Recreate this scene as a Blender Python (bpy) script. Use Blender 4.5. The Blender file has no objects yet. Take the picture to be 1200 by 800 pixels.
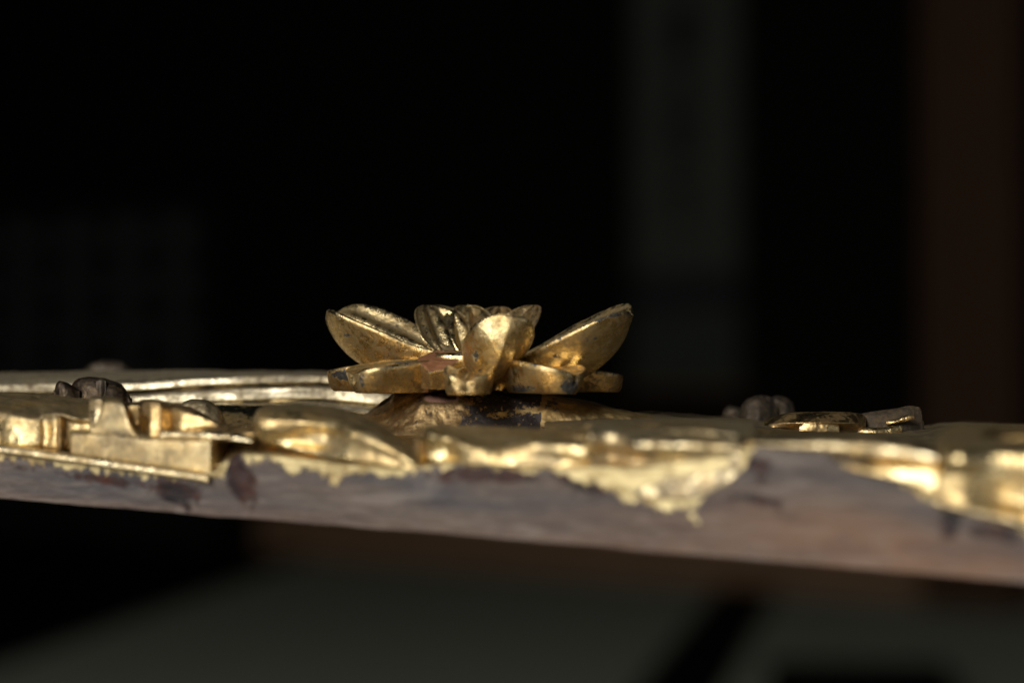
import bpy, math, random
import numpy as np

# ------------------------------------------------------------------ camera, world, light, exposure
random.seed(7)
rng = np.random.default_rng(7)
S = bpy.context.scene
COL = S.collection
CAMZ = 0.75                      # metres above the tatami
FPX = 2667.0                     # focal length in picture units (1200 wide)

cam_d = bpy.data.cameras.new("camera")
cam = bpy.data.objects.new("camera", cam_d); COL.objects.link(cam)
cam.location = (0, 0, CAMZ); cam.rotation_euler = (math.radians(90), 0, 0)
cam_d.sensor_width = 36.0; cam_d.lens = 36.0 * FPX / 1200.0
cam_d.clip_start = 0.02; cam_d.clip_end = 60
cam_d.dof.use_dof = True; cam_d.dof.focus_distance = 0.598
cam_d.dof.aperture_fstop = 5.8; cam_d.dof.aperture_blades = 0
S.camera = cam

w = bpy.data.worlds.new("World"); S.world = w; w.use_nodes = True
bg = w.node_tree.nodes["Background"]
bg.inputs[0].default_value = (0.55, 0.75, 1.0, 1); bg.inputs[1].default_value = 0.004

def area(name, loc, target, sx, sy, power, color, spread=180):
    d = bpy.data.lights.new(name, 'AREA'); d.shape = 'RECTANGLE'
    d.size = sx; d.size_y = sy; d.energy = power; d.color = color
    d.spread = math.radians(spread)
    o = bpy.data.objects.new(name, d); COL.objects.link(o)
    from mathutils import Vector
    o.location = loc
    o.rotation_euler = (Vector(target) - Vector(loc)).to_track_quat('-Z', 'Y').to_euler()
    return o
# daylight coming in from the open side of the room, behind and above the camera, then two added fill lamps
area("window_light", (-1.15, -1.35, 1.85), (0.3, 1.6, 0.5), 1.3, 0.75, 43.0, (1.0, 0.97, 0.91), 160)
area("window_light_low", (-1.25, -0.95, 0.48), (0.0, 0.6, 0.73), 1.1, 0.4, 9.0, (1.0, 0.97, 0.90), 160)
area("fill_light_low", (-0.25, -1.15, 0.10), (0.3, 1.6, 0.72), 2.6, 0.6, 10.0, (1.0, 0.96, 0.88), 160)  # unseen fill lamp, added low to brighten the gold and the floor
area("fill_light_side", (1.3, -0.2, 1.0), (0.0, 0.6, 0.73), 0.4, 0.6, 0.5, (0.95, 0.97, 1.0), 140)  # weak fill lamp added at the right, no window there

S.view_settings.view_transform = 'Standard'; S.view_settings.look = 'None'
S.view_settings.exposure = 0.0; S.view_settings.gamma = 1.0
S.view_settings.use_curve_mapping = False
S.cycles.max_bounces = 6; S.cycles.glossy_bounces = 4; S.cycles.diffuse_bounces = 3
S.cycles.caustics_reflective = False; S.cycles.caustics_refractive = False
S.cycles.sample_clamp_indirect = 6

# ------------------------------------------------------------------ numpy helpers
def _hash(ix, iy, iz, seed):
    n = (ix * 374761393 + iy * 668265263 + iz * 1274126177 + seed * 974711) & 0xffffffff
    n = ((n ^ (n >> 13)) * 1274126177) & 0xffffffff
    n = (n ^ (n >> 16)) & 0xffff
    return n / 32767.5 - 1.0
def noise3(p, scale=1.0, seed=0):
    q = np.asarray(p, float) * scale
    i = np.floor(q).astype(np.int64); f = q - i; f = f * f * f * (f * (f * 6 - 15) + 10)
    r = 0
    for dx in (0, 1):
        for dy in (0, 1):
            for dz in (0, 1):
                wgt = (f[..., 0] if dx else 1 - f[..., 0]) * (f[..., 1] if dy else 1 - f[..., 1]) * (f[..., 2] if dz else 1 - f[..., 2])
                r = r + wgt * _hash(i[..., 0] + dx, i[..., 1] + dy, i[..., 2] + dz, seed)
    return r
def fbm(p, scale=1.0, seed=0, oct=4):
    r = 0; a = 1.0; t = 0
    for k in range(oct):
        r = r + a * noise3(p, scale * 2 ** k, seed + 17 * k); t += a; a *= .5
    return r / t
def sstep(a, b, x):
    t = np.clip((x - a) / (b - a), 0, 1); return t * t * (3 - 2 * t)
def interp(x, pts):
    a = np.array(pts, float); return np.interp(x, a[:, 0], a[:, 1])
def P(px, py, Y):                # a point of the picture at depth Y (mm) -> world mm, z from the floor
    px = np.asarray(px, float); py = np.asarray(py, float); Y = np.asarray(Y, float)
    return np.stack(np.broadcast_arrays((px - 600) * Y / FPX, Y, CAMZ * 1000 - (py - 400) * Y / FPX), -1)
def proj(p):
    return 600 + FPX * p[..., 0] / p[..., 1], 400 - FPX * (p[..., 2] - CAMZ * 1000) / p[..., 1]
def YF(px):                      # depth of the front edge of the carved board
    return 1.0 / (1 / 560.0 + (1 / 460.0 - 1 / 560.0) * np.asarray(px, float) / 1200.0)

# ------------------------------------------------------------------ object helpers
def tag(o, label=None, cat=None, group=None, kind=None):
    if label: o['label'] = label
    if cat: o['category'] = cat
    if group: o['group'] = group
    if kind: o['kind'] = kind
    return o
def empty(name, loc_mm, label, cat, group=None):
    o = bpy.data.objects.new(name, None); COL.objects.link(o)
    o.location = [c / 1000 for c in loc_mm]; o.empty_display_size = .01
    return tag(o, label, cat, group)
def root_loc(parent):
    l = np.zeros(3)
    while parent is not None:
        l += np.array(parent.location); parent = parent.parent
    return l
def mesh_obj(name, verts_mm, faces, mat, parent=None, attrs=None, smooth=True, origin=None):
    v = np.asarray(verts_mm, float).reshape(-1, 3) / 1000
    off = root_loc(parent)
    o_loc = np.zeros(3)
    if parent is None and origin is not None:
        o_loc = np.array(origin) / 1000; off = o_loc
    v = v - off
    F = np.asarray(faces, np.int64)
    if F.ndim == 2 and F.shape[1] == 4:          # orient outward
        a, b, c, d = v[F[:, 0]], v[F[:, 1]], v[F[:, 2]], v[F[:, 3]]
        ctr = v.mean(0)
        vol = (np.cross(c - a, d - b) * ((a + b + c + d) / 4 - ctr)).sum()
        if vol < 0: F = F[:, ::-1]
    me = bpy.data.meshes.new(name)
    if F.ndim == 2:
        n, k = F.shape
        me.vertices.add(len(v)); me.vertices.foreach_set('co', v.astype(np.float32).ravel())
        me.loops.add(n * k); me.loops.foreach_set('vertex_index', F.astype(np.int32).ravel())
        me.polygons.add(n); me.polygons.foreach_set('loop_start', (np.arange(n) * k).astype(np.int32))
        me.update(calc_edges=True); me.validate()
    else:
        me.from_pydata(v.tolist(), [], [list(f) for f in faces])
    if smooth: me.polygons.foreach_set('use_smooth', [True] * len(me.polygons))
    for k_, arr in (attrs or {}).items():
        at = me.attributes.new(k_, 'FLOAT', 'POINT'); at.data.foreach_set('value', np.asarray(arr, np.float32).ravel())
    me.materials.append(mat); me.update()
    o = bpy.data.objects.new(name, me); COL.objects.link(o)
    o.location = o_loc; o.parent = parent
    return o
def grid_faces(n, m, closed_m=True, offset=0):
    i = np.arange(n - 1)[:, None]; mm = m if closed_m else m - 1
    j = np.arange(mm)[None, :]; j2 = (j + 1) % m
    f = np.stack([i * m + j, i * m + j2, (i + 1) * m + j2, (i + 1) * m + j], -1).reshape(-1, 4)
    return f + offset
def vnormals(G, closed_m):       # normals of a grid of points
    du = np.gradient(G, axis=0)
    if closed_m: dv = (np.roll(G, -1, 1) - np.roll(G, 1, 1)) / 2
    else: dv = np.gradient(G, axis=1)
    n = np.cross(du, dv); l = np.linalg.norm(n, axis=-1, keepdims=True); l[l < 1e-9] = 1
    return n / l
def pchip(x, y, xi):
    x = np.asarray(x, float); y = np.asarray(y, float)
    h = np.diff(x); sh = (-1,) + (1,) * (y.ndim - 1)
    d = np.diff(y, axis=0) / h.reshape(sh)
    m = np.zeros_like(y)
    if len(x) > 2:
        s = d[:-1] * d[1:]
        hm = 2 * s / np.where(np.abs(d[:-1] + d[1:]) < 1e-9, 1e-9, d[:-1] + d[1:])
        m[1:-1] = np.where(s > 0, hm, 0)
    m[0] = d[0]; m[-1] = d[-1]
    k = np.clip(np.searchsorted(x, xi, side='right') - 1, 0, len(x) - 2)
    t = ((xi - x[k]) / h[k]).reshape(sh)
    hk = h[k].reshape(sh)
    return ((2*t**3-3*t**2+1)*y[k] + (t**3-2*t**2+t)*hk*m[k] + (-2*t**3+3*t**2)*y[k+1] + (t**3-t**2)*hk*m[k+1])

def loft(name, stations, mat, parent, rel=True, step=1.6, seg=0.45, rnd=3, rough=0.12, rscale=.25, seed=0, attr=None,
         smooth_u=0, chips=0.0):
    """A solid carved form. stations: (px, [(py, depth), ...]) rings from back-bottom over the top to front-bottom.
    Depth is mm from the board's front edge (rel) or from the camera."""
    xs = np.array([s[0] for s in stations], float)
    A = []
    for px, ring in stations:
        r = np.array(ring, float)
        Y = r[:, 1] + (YF(px) if rel else 0)
        A.append(P(px, r[:, 0], Y))
    A = np.array(A)                                    # (n, m, 3)
    m = A.shape[1]
    nx = max(6, int((xs[-1] - xs[0]) / step))
    xi = np.unique(np.concatenate([np.linspace(xs[0], xs[-1], nx), xs]))
    B = pchip(xs, A, xi)
    ring = []
    for k in range(m):
        a, b = B[:, k], B[:, (k + 1) % m]
        L = np.linalg.norm(a - b, axis=1).mean()
        n = int(np.clip(L / seg, 1, 60))
        if k == m - 1: n = min(n, 4)                   # hidden underside
        for t in np.arange(n) / n: ring.append(a * (1 - t) + b * t)
    G = np.array(ring).transpose(1, 0, 2)
    for _ in range(rnd): G = G * .5 + .25 * (np.roll(G, 1, 1) + np.roll(G, -1, 1))
    for _ in range(smooth_u): G[1:-1] = G[1:-1] * .5 + .25 * (G[2:] + G[:-2])
    # rounded ends
    N = vnormals(G, True)
    G = G + N * (fbm(G, rscale, seed, 3) * rough * 2)[..., None]
    c0, c1 = G[0].mean(0), G[-1].mean(0)
    caps = []
    def cap(R, c, sgn):
        out = []
        for s, e in ((.97, .5), (.85, .95), (.5, 1.1), (.02, 1.1)):
            r = c + (R - c) * s; r = r + np.array([sgn * e * .35, 0, 0]); out.append(r)
        return out
    front = cap(G[0], c0, -1)[::-1]; back = cap(G[-1], c1, 1)
    G = np.concatenate([np.array(front), G, np.array(back)], 0)
    V = G.reshape(-1, 3)
    F = grid_faces(G.shape[0], G.shape[1], True)
    a = {'chip': np.zeros(len(V)), 'dirt_shade': np.zeros(len(V))}
    if attr: 
        px, py = proj(V); a.update(attr(px, py, V))
    return mesh_obj(name, V, F, mat, parent, a)

# ------------------------------------------------------------------ materials
def new_mat(name):
    m = bpy.data.materials.new(name); m.use_nodes = True
    nt = m.node_tree; b = nt.nodes["Principled BSDF"]
    return m, nt, b
class NB:
    def __init__(s, nt): s.nt = nt; s.N = nt.nodes; s.L = nt.links; s.tc = s.N.new('ShaderNodeNewGeometry'); s.co = s.tc.outputs['Position']
    def noise(s, scale, detail=5, rough=.6, dist=0.0, vec=None):
        n = s.N.new('ShaderNodeTexNoise'); n.inputs['Scale'].default_value = scale; n.inputs['Detail'].default_value = detail
        n.inputs['Roughness'].default_value = rough; n.inputs['Distortion'].default_value = dist
        s.L.new(vec or s.co, n.inputs['Vector']); return n.outputs['Fac']
    def mapr(s, v, a, b, c=0., d=1., smooth=False):
        n = s.N.new('ShaderNodeMapRange'); n.inputs[1].default_value = a; n.inputs[2].default_value = b
        n.inputs[3].default_value = c; n.inputs[4].default_value = d
        if smooth: n.interpolation_type = 'SMOOTHSTEP'
        s.L.new(v, n.inputs[0]); return n.outputs[0]
    def mix(s, f, a, b):
        n = s.N.new('ShaderNodeMix'); n.data_type = 'RGBA'
        for sock, v in ((n.inputs[0], f), (n.inputs[6], a), (n.inputs[7], b)):
            if isinstance(v, (tuple, float, int)): sock.default_value = v if isinstance(v, (float, int)) else (*v, 1)
            else: s.L.new(v, sock)
        return n.outputs[2]
    def math(s, op, a, b=0.0, clamp=False):
        n = s.N.new('ShaderNodeMath'); n.operation = op; n.use_clamp = clamp
        for sock, v in ((n.inputs[0], a), (n.inputs[1], b)):
            if isinstance(v, (float, int)): sock.default_value = v
            else: s.L.new(v, sock)
        return n.outputs[0]
    def attr(s, name):
        n = s.N.new('ShaderNodeAttribute'); n.attribute_name = name; return n.outputs['Fac']
    def bump(s, h, strength, dist):
        n = s.N.new('ShaderNodeBump'); n.inputs['Strength'].default_value = strength; n.inputs['Distance'].default_value = dist
        s.L.new(h, n.inputs['Height']); return n.outputs[0]
    def scaled(s, sx, sy, sz):
        n = s.N.new('ShaderNodeVectorMath'); n.operation = 'MULTIPLY'; n.inputs[1].default_value = (sx, sy, sz)
        s.L.new(s.co, n.inputs[0]); return n.outputs[0]

def gold_mat(name, bright=(.88, .71, .39), deep=(.64, .43, .17), wear=.01, r0=.14, r1=.33, grime=.5, bump=.45):
    """Gold leaf over black lacquer: leaf, brown patina, chipped spots showing the lacquer."""
    m, nt, b = new_mat(name); k = NB(nt)
    n1 = k.noise(140, 6, .65, .4); n2 = k.noise(650, 5, .6, .6); n3 = k.noise(2600, 3, .6); n4 = k.noise(55, 4, .6)
    col = k.mix(k.mapr(n1, .35, .68), bright, deep)
    col = k.mix(k.math('MULTIPLY', k.mapr(n2, .52, .70), .35), col, (.36, .21, .08))
    col = k.mix(k.math('MULTIPLY', k.mapr(n3, .56, .70), .35), col, (.20, .12, .05))
    # patina, plus the mask that paints dark reflections on relief tops
    pat_shade = k.math('MULTIPLY', k.mapr(k.math('ADD', k.math('MULTIPLY', n1, .55), k.math('MULTIPLY', n2, .45)), .48, .60), grime, True)
    pat_shade = k.math('MAXIMUM', pat_shade, k.math('MULTIPLY', k.attr('dirt_shade'), k.math('MULTIPLY', k.mapr(n2, .30, .55, .55, 1.), k.mapr(n1, .36, .64, 1., .55))), True)
    col = k.mix(pat_shade, col, k.mix(k.mapr(n2, .40, .62), (.055, .038, .022), (.13, .088, .046)))
    # wear: leaf gone, lacquer shows
    cr = k.noise(480, 8, .75, 1.2)
    edge = k.math('ADD', k.math('MULTIPLY', k.attr('chip'), .62), k.math('MULTIPLY', k.math('ADD', cr, -.5), 2.3))
    chip = k.mapr(edge, .44 - wear, .48 - wear, 0, 1)
    lac = k.mix(k.mapr(n2, .4, .6), (.026, .024, .022), (.072, .066, .060))
    col = k.mix(chip, col, lac)
    nt.links.new(col, b.inputs['Base Color'])
    inv = k.math('SUBTRACT', 1.0, chip)
    met = k.math('MULTIPLY', inv, k.math('SUBTRACT', 1.0, k.math('MULTIPLY', pat_shade, .6)))
    nt.links.new(met, b.inputs['Metallic'])
    ro = k.math('ADD', k.mapr(n1, .35, .65, r0, r1), k.math('MULTIPLY', k.mapr(n3, .3, .7), .10))
    ro = k.math('ADD', ro, k.math('MULTIPLY', pat_shade, .22), True)
    nt.links.new(ro, b.inputs['Roughness'])
    h = k.math('ADD', k.math('MULTIPLY', n2, .7), k.math('MULTIPLY', n3, .35))
    h = k.math('ADD', h, k.math('MULTIPLY', n1, .9))
    h = k.math('SUBTRACT', h, k.math('MULTIPLY', chip, .35))
    nt.links.new(k.bump(h, bump, .0006), b.inputs['Normal'])
    return m

M_GOLD = gold_mat("gilded_wood", wear=.015)
M_RIDGE = gold_mat("silvered_gilding", bright=(.86, .77, .56), deep=(.58, .48, .30), wear=.03, r0=.30, r1=.48, grime=.8)
M_GOLD_WORN = gold_mat("worn_gilding", bright=(.74, .54, .26), deep=(.42, .25, .09), wear=.09, r0=.20, r1=.42, grime=.8)
M_GOLD_BRIGHT = gold_mat("bright_gold_leaf", bright=(.92, .79, .52), deep=(.68, .48, .21), wear=.02, r0=.16, r1=.36, grime=.8)
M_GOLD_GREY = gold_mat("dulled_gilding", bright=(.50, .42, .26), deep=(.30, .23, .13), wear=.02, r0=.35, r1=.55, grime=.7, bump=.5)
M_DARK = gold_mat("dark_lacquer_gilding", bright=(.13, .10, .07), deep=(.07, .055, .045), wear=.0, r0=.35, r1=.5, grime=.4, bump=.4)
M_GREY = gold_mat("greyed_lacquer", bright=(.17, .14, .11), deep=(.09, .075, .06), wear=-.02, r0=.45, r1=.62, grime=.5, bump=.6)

def wood_cut_mat():
    m, nt, b = new_mat("cut_wood"); k = NB(nt)
    g = k.noise(180, 5, .6, .3, k.scaled(1, 1, 6)); n = k.noise(900, 4)
    col = k.mix(k.mapr(g, .35, .65), (.42, .18, .075), (.27, .11, .05))
    col = k.mix(k.math('MULTIPLY', k.mapr(n, .5, .7), .5), col, (.15, .07, .04))
    nt.links.new(col, b.inputs['Base Color']); b.inputs['Roughness'].default_value = .7
    nt.links.new(k.bump(k.math('ADD', g, n), .4, .0003), b.inputs['Normal'])
    return m
M_CUT = wood_cut_mat()

def lacquer_flake_mat():
    """black lacquer with crumbs of gold leaf left on it; 'gild' is where the leaf has held"""
    m, nt, b = new_mat("flaked_lacquer"); k = NB(nt)
    n1 = k.noise(420, 8, .75, .6); n2 = k.noise(1500, 5, .6); n3 = k.noise(120, 4)
    e = k.math('ADD', k.attr('gild'), k.math('MULTIPLY', k.math('ADD', n1, -.5), 3.2))
    leaf = k.mapr(e, .48, .54)
    speck = k.mapr(k.noise(900, 2, .5), .655, .67)
    leaf = k.math('MAXIMUM', leaf, speck)
    wood = k.mapr(k.math('ADD', k.attr('bare'), k.math('MULTIPLY', k.math('ADD', n1, -.5), .8)), .5, .56)
    gold = k.mix(k.mapr(n3, .4, .6), (.70, .52, .24), (.42, .28, .11))
    gold = k.mix(k.math('MULTIPLY', k.attr('dirt_shade'), k.mapr(n2, .3, .6, .5, 1.)), gold, (.17, .10, .05))
    lac = k.mix(k.mapr(n2, .4, .65), (.020, .015, .015), (.060, .046, .045))
    col = k.mix(leaf, lac, gold); col = k.mix(wood, col, (.30, .155, .11))
    nt.links.new(col, b.inputs['Base Color'])
    nt.links.new(k.math('MULTIPLY', k.math('MULTIPLY', leaf, .85), k.math('SUBTRACT', 1., wood)), b.inputs['Metallic'])
    nt.links.new(k.mapr(n2, .3, .7, .34, .60), b.inputs['Roughness'])
    h = k.math('ADD', k.math('MULTIPLY', n2, .5), k.math('MULTIPLY', leaf, .4)); h = k.math('ADD', h, n1)
    nt.links.new(k.bump(h, .5, .0006), b.inputs['Normal'])
    return m
M_FLAKE = lacquer_flake_mat()

def board_edge_mat():
    """raw timber edge with grey-violet old primer; leaf over the top arris; dark red lacquer runs"""
    m, nt, b = new_mat("primed_timber_edge"); k = NB(nt); b.inputs["Specular IOR Level"].default_value = .2
    gr = k.noise(30, 7, .65, .5, k.scaled(.35, 1, 4)); fine = k.noise(300, 5, .65, .2, k.scaled(.25, 1, 3)); big = k.noise(14, 4, .6, .6)
    blot = k.noise(70, 6, .7, 1.0)
    col = k.mix(k.mapr(gr, .33, .68), (.052, .050, .055), (.114, .084, .066))
    col = k.mix(k.math('MULTIPLY', k.attr('warm'), k.mapr(big, .3, .6, .4, .95)), col, (.165, .095, .06))
    col = k.mix(k.math('MULTIPLY', k.mapr(fine, .50, .72), .45), col, (.22, .18, .155))
    col = k.mix(k.math('MULTIPLY', k.mapr(blot, .57, .72), .55), col, (.07, .056, .066))
    str2 = k.noise(70, 7, .7, .8, k.scaled(.3, 1, 3.2))
    col = k.mix(k.math('MULTIPLY', k.mapr(str2, .52, .66), .6), col, (.055, .043, .045))
    col = k.mix(k.math('MULTIPLY', k.mapr(str2, .47, .36), .5), col, (.20, .165, .145))
    blot2 = k.noise(150, 8, .75, 1.5, k.scaled(.6, 1, 1))
    st = k.mapr(k.math('ADD', k.attr('stain'), k.math('MULTIPLY', k.math('ADD', blot2, -.5), 2.2)), .24, .50)
    col = k.mix(st, col, k.mix(k.mapr(blot, .4, .6), (.010, .007, .008), (.045, .016, .011)))
    e = k.math('ADD', k.attr('gild'), k.math('MULTIPLY', k.math('ADD', k.noise(380, 9, .78, .6, k.scaled(.8, 1, .45)), -.5), 2.4))
    leaf = k.mapr(e, .47, .53)
    gcol = k.mix(k.mapr(fine, .35, .65), (.64, .53, .29), (.42, .33, .16))
    gcol = k.mix(k.math('MULTIPLY', k.mapr(k.noise(95, 7, .72, 1.2), .46, .60), .75), gcol, (.19, .12, .045))
    col = k.mix(leaf, col, gcol)
    nt.links.new(col, b.inputs['Base Color'])
    nt.links.new(k.math('MULTIPLY', leaf, .6), b.inputs['Metallic'])
    ro = k.mapr(fine, .3, .7, .5, .75); ro = k.math('SUBTRACT', ro, k.math('MULTIPLY', leaf, .12)); ro = k.math('SUBTRACT', ro, k.math('MULTIPLY', st, .15))
    nt.links.new(ro, b.inputs['Roughness'])
    h = k.math('ADD', k.math('MULTIPLY', gr, 1.0), k.math('MULTIPLY', fine, .6)); h = k.math('ADD', h, k.math('MULTIPLY', leaf, .4))
    nt.links.new(k.bump(h, .5, .0010), b.inputs['Normal'])
    return m
M_EDGE = board_edge_mat()

def room_mat(name, c1, c2, scale=6, rough=.7, stretch=(1, 1, 1), bump=.2):
    m, nt, b = new_mat(name); k = NB(nt)
    g = k.noise(scale, 6, .6, .3, k.scaled(*stretch)); n = k.noise(scale * 9, 4, .6, 0, k.scaled(*stretch))
    col = k.mix(k.mapr(g, .3, .7), c1, c2)
    nt.links.new(col, b.inputs['Base Color']); b.inputs['Roughness'].default_value = rough; b.inputs['Specular IOR Level'].default_value = .12
    nt.links.new(k.bump(k.math('ADD', g, n), bump, .004), b.inputs['Normal'])
    return m
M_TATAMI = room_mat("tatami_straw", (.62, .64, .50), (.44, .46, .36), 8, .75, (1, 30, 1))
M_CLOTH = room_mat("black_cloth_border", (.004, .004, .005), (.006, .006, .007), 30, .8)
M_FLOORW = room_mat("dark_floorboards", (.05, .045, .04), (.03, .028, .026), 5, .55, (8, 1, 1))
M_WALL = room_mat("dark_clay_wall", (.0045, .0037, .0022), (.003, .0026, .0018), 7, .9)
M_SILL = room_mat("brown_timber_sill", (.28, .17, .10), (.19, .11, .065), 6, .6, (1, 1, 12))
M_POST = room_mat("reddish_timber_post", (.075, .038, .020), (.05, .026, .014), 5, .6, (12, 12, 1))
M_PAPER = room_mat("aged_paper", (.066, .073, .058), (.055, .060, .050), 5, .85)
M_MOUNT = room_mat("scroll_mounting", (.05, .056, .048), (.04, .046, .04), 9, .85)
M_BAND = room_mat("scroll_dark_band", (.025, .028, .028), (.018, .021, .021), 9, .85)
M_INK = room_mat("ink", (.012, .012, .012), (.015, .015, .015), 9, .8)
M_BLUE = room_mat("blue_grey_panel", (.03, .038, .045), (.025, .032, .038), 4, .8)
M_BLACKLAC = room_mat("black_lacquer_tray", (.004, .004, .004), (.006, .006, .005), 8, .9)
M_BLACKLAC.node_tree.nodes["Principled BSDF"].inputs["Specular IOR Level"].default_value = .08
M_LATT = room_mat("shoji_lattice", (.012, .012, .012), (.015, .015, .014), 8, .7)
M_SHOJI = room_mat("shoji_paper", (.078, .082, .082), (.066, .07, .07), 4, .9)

# ------------------------------------------------------------------ the room behind
def box(name, x0, x1, y0, y1, z0, z1, mat, parent=None, bev=.0, origin=None):
    o = None
    V = [(x, y, z) for z in (z0, z1) for y in (y0, y1) for x in (x0, x1)]
    F = [(0, 2, 3, 1), (4, 5, 7, 6), (0, 1, 5, 4), (2, 6, 7, 3), (0, 4, 6, 2), (1, 3, 7, 5)]
    o = mesh_obj(name, V, F, mat, parent, smooth=False, origin=origin)
    if bev:
        md = o.modifiers.new("bevel", 'BEVEL'); md.width = bev / 1000; md.segments = 2
    return o
def prism(name, poly, z0, z1, mat, parent=None, origin=None, bev=0):
    n = len(poly)
    V = [(x, y, z0) for x, y in poly] + [(x, y, z1) for x, y in poly]
    F = [list(range(n))[::-1], list(range(n, 2 * n))] + [[i, (i + 1) % n, n + (i + 1) % n, n + i] for i in range(n)]
    me = bpy.data.meshes.new(name)
    off = root_loc(parent) if parent else (np.array(origin) / 1000 if origin else np.zeros(3))
    me.from_pydata((np.array(V) / 1000 - off).tolist(), [], F); me.materials.append(mat)
    import bmesh
    bm = bmesh.new(); bm.from_mesh(me); bmesh.ops.recalc_face_normals(bm, faces=bm.faces); bm.to_mesh(me); bm.free()
    o = bpy.data.objects.new(name, me); COL.objects.link(o); o.parent = parent
    if parent is None: o.location = off
    if bev:
        md = o.modifiers.new("bevel", 'BEVEL'); md.width = bev / 1000; md.segments = 2
    return o

# floor (wood strip showing at the left) and two tatami mats, edges running along direction d
tag(box("floor", -4500, 4500, -1800, 9500, -60, 0, M_FLOORW), kind='structure')
A0 = np.array([412., 5000.]); A1 = np.array([712., 6667.]); dr = (A1 - A0) / np.linalg.norm(A1 - A0)
nr = np.array([dr[1], -dr[0]])                        # towards the right
def mat_rect(o, w0, w1, l0, l1):
    return [tuple(o + nr * w0 + dr * l0), tuple(o + nr * w1 + dr * l0), tuple(o + nr * w1 + dr * l1), tuple(o + nr * w0 + dr * l1)]
def tatami(org, width, l0, l1, label):
    p = mat_rect(org, 0, width, l0, l1); c = np.mean(p, 0)
    t = empty("tatami_mat", (c[0], c[1], 0), label, "tatami mat", "tatami mats on the floor")
    prism("straw_surface", mat_rect(org, 2, width - 2, l0, l1), 0.5, 50, M_TATAMI, t)
    prism("cloth_border", mat_rect(org, 0, 85, l0 - 1, l1 + 1), 1, 53, M_CLOTH, t)
    prism("cloth_border", mat_rect(org, width - 85, width, l0 - 1, l1 + 1), 1, 53, M_CLOTH, t)
    return t
CAMH = CAMZ * 1000
orgR = A0 * (CAMH - 50) / CAMH - nr * 31
W_T = 1560
tatami(orgR, 1750, -1500, 4200, "pale green tatami mat at the lower right under the black tray")
tatami(orgR - nr * (W_T + 4), W_T, -3500, 4200, "dim grey green tatami mat left of the black cloth border")

# back wall, seen obliquely
def wl(px, Y, z=0): q = P(px, 400, Y); return np.array([q[0], q[1]])
B0 = wl(330, 7600); B1 = wl(1170, 6100); dw = (B1 - B0) / np.linalg.norm(B1 - B0); nw = np.array([dw[1], -dw[0]])  # nw faces camera
if nw[1] > 0: nw = -nw
def along(px):                      # distance along the wall line where the picture column meets it
    k = (px - 600) / FPX
    return (k * B0[1] - B0[0]) / (dw[0] - k * dw[1])
def wrect(s0, s1, d0, d1):
    return [tuple(B0 + dw * s0 + nw * d0), tuple(B0 + dw * s1 + nw * d0), tuple(B0 + dw * s1 + nw * d1), tuple(B0 + dw * s0 + nw * d1)]
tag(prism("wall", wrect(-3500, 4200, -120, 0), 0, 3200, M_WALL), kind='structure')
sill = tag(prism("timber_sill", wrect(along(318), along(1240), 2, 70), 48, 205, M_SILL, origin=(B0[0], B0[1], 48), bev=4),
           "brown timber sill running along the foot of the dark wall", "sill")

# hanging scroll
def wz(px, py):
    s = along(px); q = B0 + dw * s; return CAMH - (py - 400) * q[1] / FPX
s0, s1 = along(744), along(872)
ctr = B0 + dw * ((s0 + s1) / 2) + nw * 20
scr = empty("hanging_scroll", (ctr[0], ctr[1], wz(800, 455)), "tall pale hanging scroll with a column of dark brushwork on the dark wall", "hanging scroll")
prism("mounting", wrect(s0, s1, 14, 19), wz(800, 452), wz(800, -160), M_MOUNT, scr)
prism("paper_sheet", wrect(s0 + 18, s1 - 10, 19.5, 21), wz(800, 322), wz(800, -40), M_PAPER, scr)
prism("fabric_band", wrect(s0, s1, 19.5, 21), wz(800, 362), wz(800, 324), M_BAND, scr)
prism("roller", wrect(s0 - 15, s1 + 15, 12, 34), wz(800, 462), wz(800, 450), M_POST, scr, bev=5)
# brush strokes: soft dark marks far out of focus
for (a, b, c, d) in [(790, 818, 8, 70), (796, 812, 84, 120), (786, 822, 132, 150), (792, 800, 150, 205), (806, 818, 160, 196), (788, 820, 214, 226), (800, 809, 226, 262)]:
    prism("brush_stroke", wrect(along(a), along(b), 21.5, 22), wz(800, d), wz(800, c), M_INK, scr)

# post in front of the wall, right
pp0, pp1 = along(1120), along(1232)
post = tag(prism("timber_post", wrect(pp0, pp1, 75, 230), 50, 3200, M_POST, origin=(B1[0], B1[1], 50), bev=8),
           "reddish brown timber post rising at the right edge of the dark room", "post")
tag(prism("sliding_door_panel", wrect(pp1 + 20, pp1 + 900, 20, 50), 206, 2100, M_BLUE, origin=(B1[0] + 500, B1[1], 206)),
    "blue grey sliding door panel just right of the timber post", "sliding door")

# dim shoji lattice at the left
s_a, s_b = along(-120), along(242)
sj = empty("shoji_screen", (*(B0 + dw * (s_a + s_b) / 2 + nw * 30), 50), "barely lit paper lattice screen in the dark at the left", "shoji screen")
zt, zb = wz(120, 252), wz(120, 470)
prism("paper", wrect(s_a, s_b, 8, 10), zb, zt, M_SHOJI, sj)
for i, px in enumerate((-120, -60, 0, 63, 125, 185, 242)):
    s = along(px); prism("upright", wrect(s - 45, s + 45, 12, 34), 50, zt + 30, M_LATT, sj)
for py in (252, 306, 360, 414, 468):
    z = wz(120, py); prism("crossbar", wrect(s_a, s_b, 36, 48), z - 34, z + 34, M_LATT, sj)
prism("lower_panel", wrect(s_a, s_b, 8, 11), 50, zb - 20, M_LATT, sj)

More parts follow.
